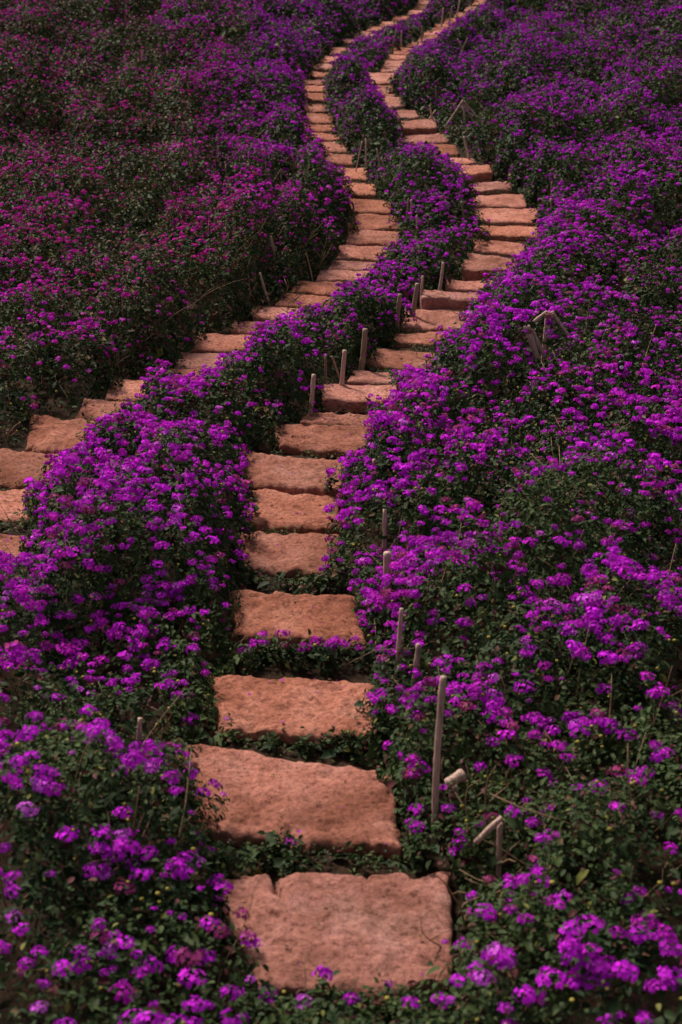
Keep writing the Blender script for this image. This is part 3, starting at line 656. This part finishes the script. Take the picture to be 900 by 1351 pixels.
def florets(sel, cnt):
    if not len(sel): return None
    m = len(sel)*cnt; rep = np.repeat(sel, cnt)
    k = np.tile(np.arange(cnt), len(sel))+rng.random(m)*.6
    th = np.arccos(1-(k+.3)/cnt*.95); ph = k*2.39996+np.repeat(rng.random(len(sel))*6.28, cnt)
    A, B, Nn = basis(HN[rep], np.zeros(m))
    dirv = np.cos(th)[:, None]*Nn+np.sin(th)[:, None]*(np.cos(ph)[:, None]*A+np.sin(ph)[:, None]*B)
    rad = (.022*SZ[rep]*np.where(D[rep] < 9, np.clip(1.24-.12*(D[rep]-4.5), .88, 1.22), np.maximum(.62, .8-.04*(D[rep]-9)))*(.85+.3*rng.random(m)))*np.maximum(1, D[rep]/11)**.12
    Pp = HP[rep]+dirv*rad[:, None]*np.array([1.3, 1.15, .6])
    nn = dirv+rng.normal(0, .28, (m, 3)); A, B, Nn = basis(nn, rng.random(m)*6.28)
    s = rad*(.42+.16*rng.random(m))*math.sqrt(16/cnt)*.95
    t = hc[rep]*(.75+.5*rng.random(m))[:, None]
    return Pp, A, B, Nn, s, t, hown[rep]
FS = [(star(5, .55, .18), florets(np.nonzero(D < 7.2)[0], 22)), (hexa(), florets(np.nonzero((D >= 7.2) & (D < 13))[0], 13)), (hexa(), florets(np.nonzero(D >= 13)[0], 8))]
# buds and berries, near only
nb = 1500; bx, by = scatter(nb, .28, 3.2, 9.5); kb = (noise(bx*2.2, by*2.2, 55) > .42) & (bil(Hn, bx, by) > .08); bx, by = bx[kb], by[kb]
BP = np.stack([bx, by, ground(bx, by)+bil(Hn, bx, by)+.012], -1); bown = owner(bx, by)
# twigs
nt_ = 620; tx, ty = scatter(nt_, .28, 3.4, 22); kt = bil(Hn, tx, ty) > .12; tx, ty = tx[kt], ty[kt]; 
ex_, ey_ = [], []
for (a0, b0, a1, b1, m_) in ((600, 930, 890, 1130, 42), (610, 590, 760, 670, 16), (20, 880, 190, 960, 8), (230, 300, 400, 400, 26), (0, 60, 200, 200, 14), (760, 440, 880, 560, 14)):
    q = unproj(a0+(a1-a0)*rng.random(m_), b0+(b1-b0)*rng.random(m_), .25); ex_.append(q[:, 0]); ey_.append(q[:, 1])
nlong = sum(len(q) for q in ex_); tx = np.concatenate([tx]+ex_); ty = np.concatenate([ty]+ey_); tlong = np.zeros(len(tx), bool); tlong[-nlong:] = True
LONG = set(zip(tx[tlong], ty[tlong])); town = owner(tx, ty)

def collect(sel_own, loc):
    """meshes of leaves / petals for one bed or shrub"""
    out = {}
    P, A, B, NN, size, tint, near, own = LEAFSETS
    Vs, Fn, Fi, Ts = [], [], [], []; off = 0
    for flag, T, F in ((True, T_NEAR, F_NEAR), (False, T_FAR, F_FAR)):
        s = np.nonzero((own == sel_own) & (near == flag))[0]
        if not len(s): continue
        V = place(T, P[s], A[s], B[s], NN[s], size[s]); k = len(T)
        Vs.append(V.reshape(-1, 3)); base = (np.arange(len(s))*k+off)[:, None]
        Fi.append((base+np.array([i for f in F for i in f])[None]).ravel()); Fn.append(np.tile([len(f) for f in F], len(s)))
        Ts.append(np.repeat(tint[s], len(F), axis=0)); off += len(s)*k
    s = np.nonzero(bown == sel_own)[0]
    if len(s):
        T = np.array([(0, 0, 1), (1, 0, 0), (0, 1, 0), (-1, 0, 0), (0, -1, 0), (0, 0, -1), (.6, .6, .6), (-.6, .6, .6), (-.6, -.6, .6), (.6, -.6, .6)], float)
        F = [(0, 6, 7), (0, 7, 8), (0, 8, 9), (0, 9, 6), (6, 1, 2), (6, 2, 7), (7, 2, 3), (7, 3, 8), (8, 3, 4), (8, 4, 9), (9, 4, 1), (9, 1, 6), (1, 5, 2), (2, 5, 3), (3, 5, 4), (4, 5, 1)]
        F = [f for f in F if len(f) == 3]; sc_ = .005+.005*rng.random(len(s)); V = BP[s][:, None]+sc_[:, None, None]*T[None]
        Vs.append(V.reshape(-1, 3)); base = (np.arange(len(s))*10+off)[:, None]
        Fi.append((base+np.array([i for f in F for i in f])[None]).ravel()); Fn.append(np.full(len(s)*len(F), 3))
        Ts.append(np.repeat(np.array([[.30, .26, .05]])*(.5+rng.random((len(s), 1))), len(F), axis=0)); off += len(s)*10
    if Vs: out['leaf'] = (np.concatenate(Vs)-loc, np.concatenate(Fn), np.concatenate(Fi), np.concatenate(Ts))
    Vs, Fn, Fi, Ts = [], [], [], []; off = 0
    for (T, F), dat in FS:
        if dat is None: continue
        Pp, A, B, Nn, s_, t, ow = dat; s = np.nonzero(ow == sel_own)[0]
        if not len(s): continue
        V = place(T, Pp[s], A[s], B[s], Nn[s], s_[s]); k = len(T)
        Vs.append(V.reshape(-1, 3)); base = (np.arange(len(s))*k+off)[:, None]
        Fi.append((base+np.array([i for f in F for i in f])[None]).ravel()); Fn.append(np.tile([len(f) for f in F], len(s)))
        Ts.append(np.repeat(t[s], len(F), axis=0)); off += len(s)*k
    if Vs: out['petal'] = (np.concatenate(Vs)-loc, np.concatenate(Fn), np.concatenate(Fi), np.concatenate(Ts))
    return out
def twigs(sel, loc, name, parent, extra=(), single=False):
    mb = MB()
    for a, b in list(zip(tx[town == sel], ty[town == sel]))+list(extra):
        g = float(ground(a, b)); hgt = float(bil(Hn, np.array([a]), np.array([b]))[0]); an = rng.random()*6.28
        r = .0022+.0022*rng.random(); lg = (a, b) in LONG; L = hgt+.04+.05*rng.random()+(.07*rng.random() if lg else 0); r *= 1.15 if lg else 1; p = np.array([a, b, g]); dv = np.array([math.cos(an)*.6, math.sin(an)*.6, 1.]); pts = []
        for k in range(7):
            pts.append(p.copy()); dv = dv+rng.normal(0, .32, 3); dv[2] = max(dv[2], .15 if k < 5 else -.3); p = p+dv/np.linalg.norm(dv)*L/5.2
        mb.tube(pts, list(np.linspace(r*1.4, r*.4, 7)), 5)
        q = pts[3]; e = q+np.array([math.cos(an+2), math.sin(an+2), .7])*.09; mb.tube([q, (q+e)/2+[0, 0, .01], e], [r, r*.8, r*.4], 4)
        if single:
            o = mb.obj(name, M_twig, parent); o.location = tuple(-np.array(loc)); mb = MB()
    if mb.c:
        o = mb.obj(name, M_twig, parent); o.location = tuple(-np.array(loc)) if parent is not None else (0, 0, 0); return o
for k, (px, py, r, h, lab) in enumerate(SHRUBS):
    sx, sy = SH[k][:2]; loc = np.array([sx, sy, float(ground(sx, sy))])
    e = bpy.data.objects.new('flowering_shrub', None); COL.objects.link(e); e.location = loc
    tag(e, lab, 'shrub', 'flowering shrubs beside the paths')
    dct = collect(k, loc)
    for key, nm, mt in (('leaf', 'foliage', M_leaf), ('petal', 'blossoms', M_petal)):
        if key in dct: V, fn, fi, t = dct[key]; mesh_np(nm, V, fn, fi, mt, e, tint=t)
    ex = [(sx+rng.normal(0, r*.35), sy+rng.normal(0, r*.35)) for _ in range(12)]
    twigs(k, loc, 'stem', e, [q for q in ex if bil(Hn, np.array([q[0]]), np.array([q[1]]))[0] > .12], True)
for k, lab in ((-1, 'dark green and magenta flower carpet covering the left bank'), (-2, 'purple flower carpet between the two stone paths'), (-3, 'violet flower carpet covering the whole right bank')):
    dct = collect(k, np.zeros(3)); V, fn, fi, t = dct['leaf']
    o = mesh_np('ground_cover', V, fn, fi, M_leaf, tint=t); tag(o, lab, 'ground cover', kind='stuff')
    V, fn, fi, t = dct['petal']; c = mesh_np('blossoms', V, fn, fi, M_petal, o, tint=t); c['kind'] = 'stuff'
    c = twigs(k, (0, 0, 0), 'stems', o); c['kind'] = 'stuff'
# ---- weeds in the gaps between the slabs
cx = []; cy_ = []
for lst in (RIGHT, LEFT):
    for q in lst:
        p = unproj((q[4]+q[6])/2, max(q[5], q[7])+2, 0); wd = np.linalg.norm(unproj(q[4]+6, q[5])-unproj(q[6]-6, q[7])); m = int(650 if p[1] < 7 else 420 if p[1] < 12 else 160)
        cx.append(p[0]+(rng.random(m)-.5)*wd*1.1); cy_.append(p[1]+rng.normal(-.03, .07 if p[1] < 7 else .09, m))
x = np.concatenate(cx); y = np.concatenate(cy_); keep = ~on_slab(x, y, .02) & (noise(x*7, y*7, 99) > .44); x, y = x[keep], y[keep]
d = np.sqrt(x*x+y*y+6); m = len(x); z = ground(x, y)+.004+.035*rng.random(m)**1.5
nv = rng.normal(0, .5, (m, 3)); nv[:, 2] = np.abs(nv[:, 2])+.7; A, B, NN = basis(nv, rng.random(m)*6.28)
V = place(T_NEAR, np.stack([x, y, z], -1), A, B, NN, .012+.014*rng.random(m)); rr = rng.random(m)[:, None]
t = np.array([.035, .055, .02])*(1-rr)+np.array([.085, .11, .035])*rr
fi = (np.arange(m)*7)[:, None]+np.array([i for f in F_NEAR for i in f])[None]
o = mesh_np('weeds', V.reshape(-1, 3), np.tile([len(f) for f in F_NEAR], m), fi, M_leaf, tint=np.repeat(t, 4, axis=0))
tag(o, 'small green weeds growing in the gaps between the stone steps', 'weeds', kind='stuff')
# ---- fallen petals and dry leaves on the slabs and the soil
x, y = [], []
for j, (C, nrm) in enumerate(SLAB_UV):
    for _ in range(rng.integers(14, 34)):
        a, b = .03+.94*rng.random(2); p = C[0]*(1-a)*(1-b)+C[1]*a*(1-b)+C[2]*a*b+C[3]*(1-a)*b; x.append(p[0]); y.append(p[1])
x = np.array(x); y = np.array(y); z = np.maximum(slab_top(x, y), ground(x, y))+.008
m = len(x); nv = rng.normal(0, .2, (m, 3)); nv[:, 2] = 1; A, B, NN = basis(nv, rng.random(m)*6.28)
V = place(T_NEAR, np.stack([x, y, z], -1), A, B, NN, .007+.018*rng.random(m)**2); q = rng.random(m)
t = np.where((q < .45)[:, None], np.array([.12, .06, .03]), np.where((q < .7)[:, None], np.array([.38, .01, .42]), np.array([.09, .09, .03])))
fi = (np.arange(m)*7)[:, None]+np.array([i for f in F_NEAR for i in f])[None]
o = mesh_np('fallen_leaves', V.reshape(-1, 3), np.tile([len(f) for f in F_NEAR], m), fi, M_leaf, tint=np.repeat(t, 4, axis=0))
tag(o, 'scattered dry leaves and purple petals fallen on the stone steps', 'fallen leaves', kind='stuff')
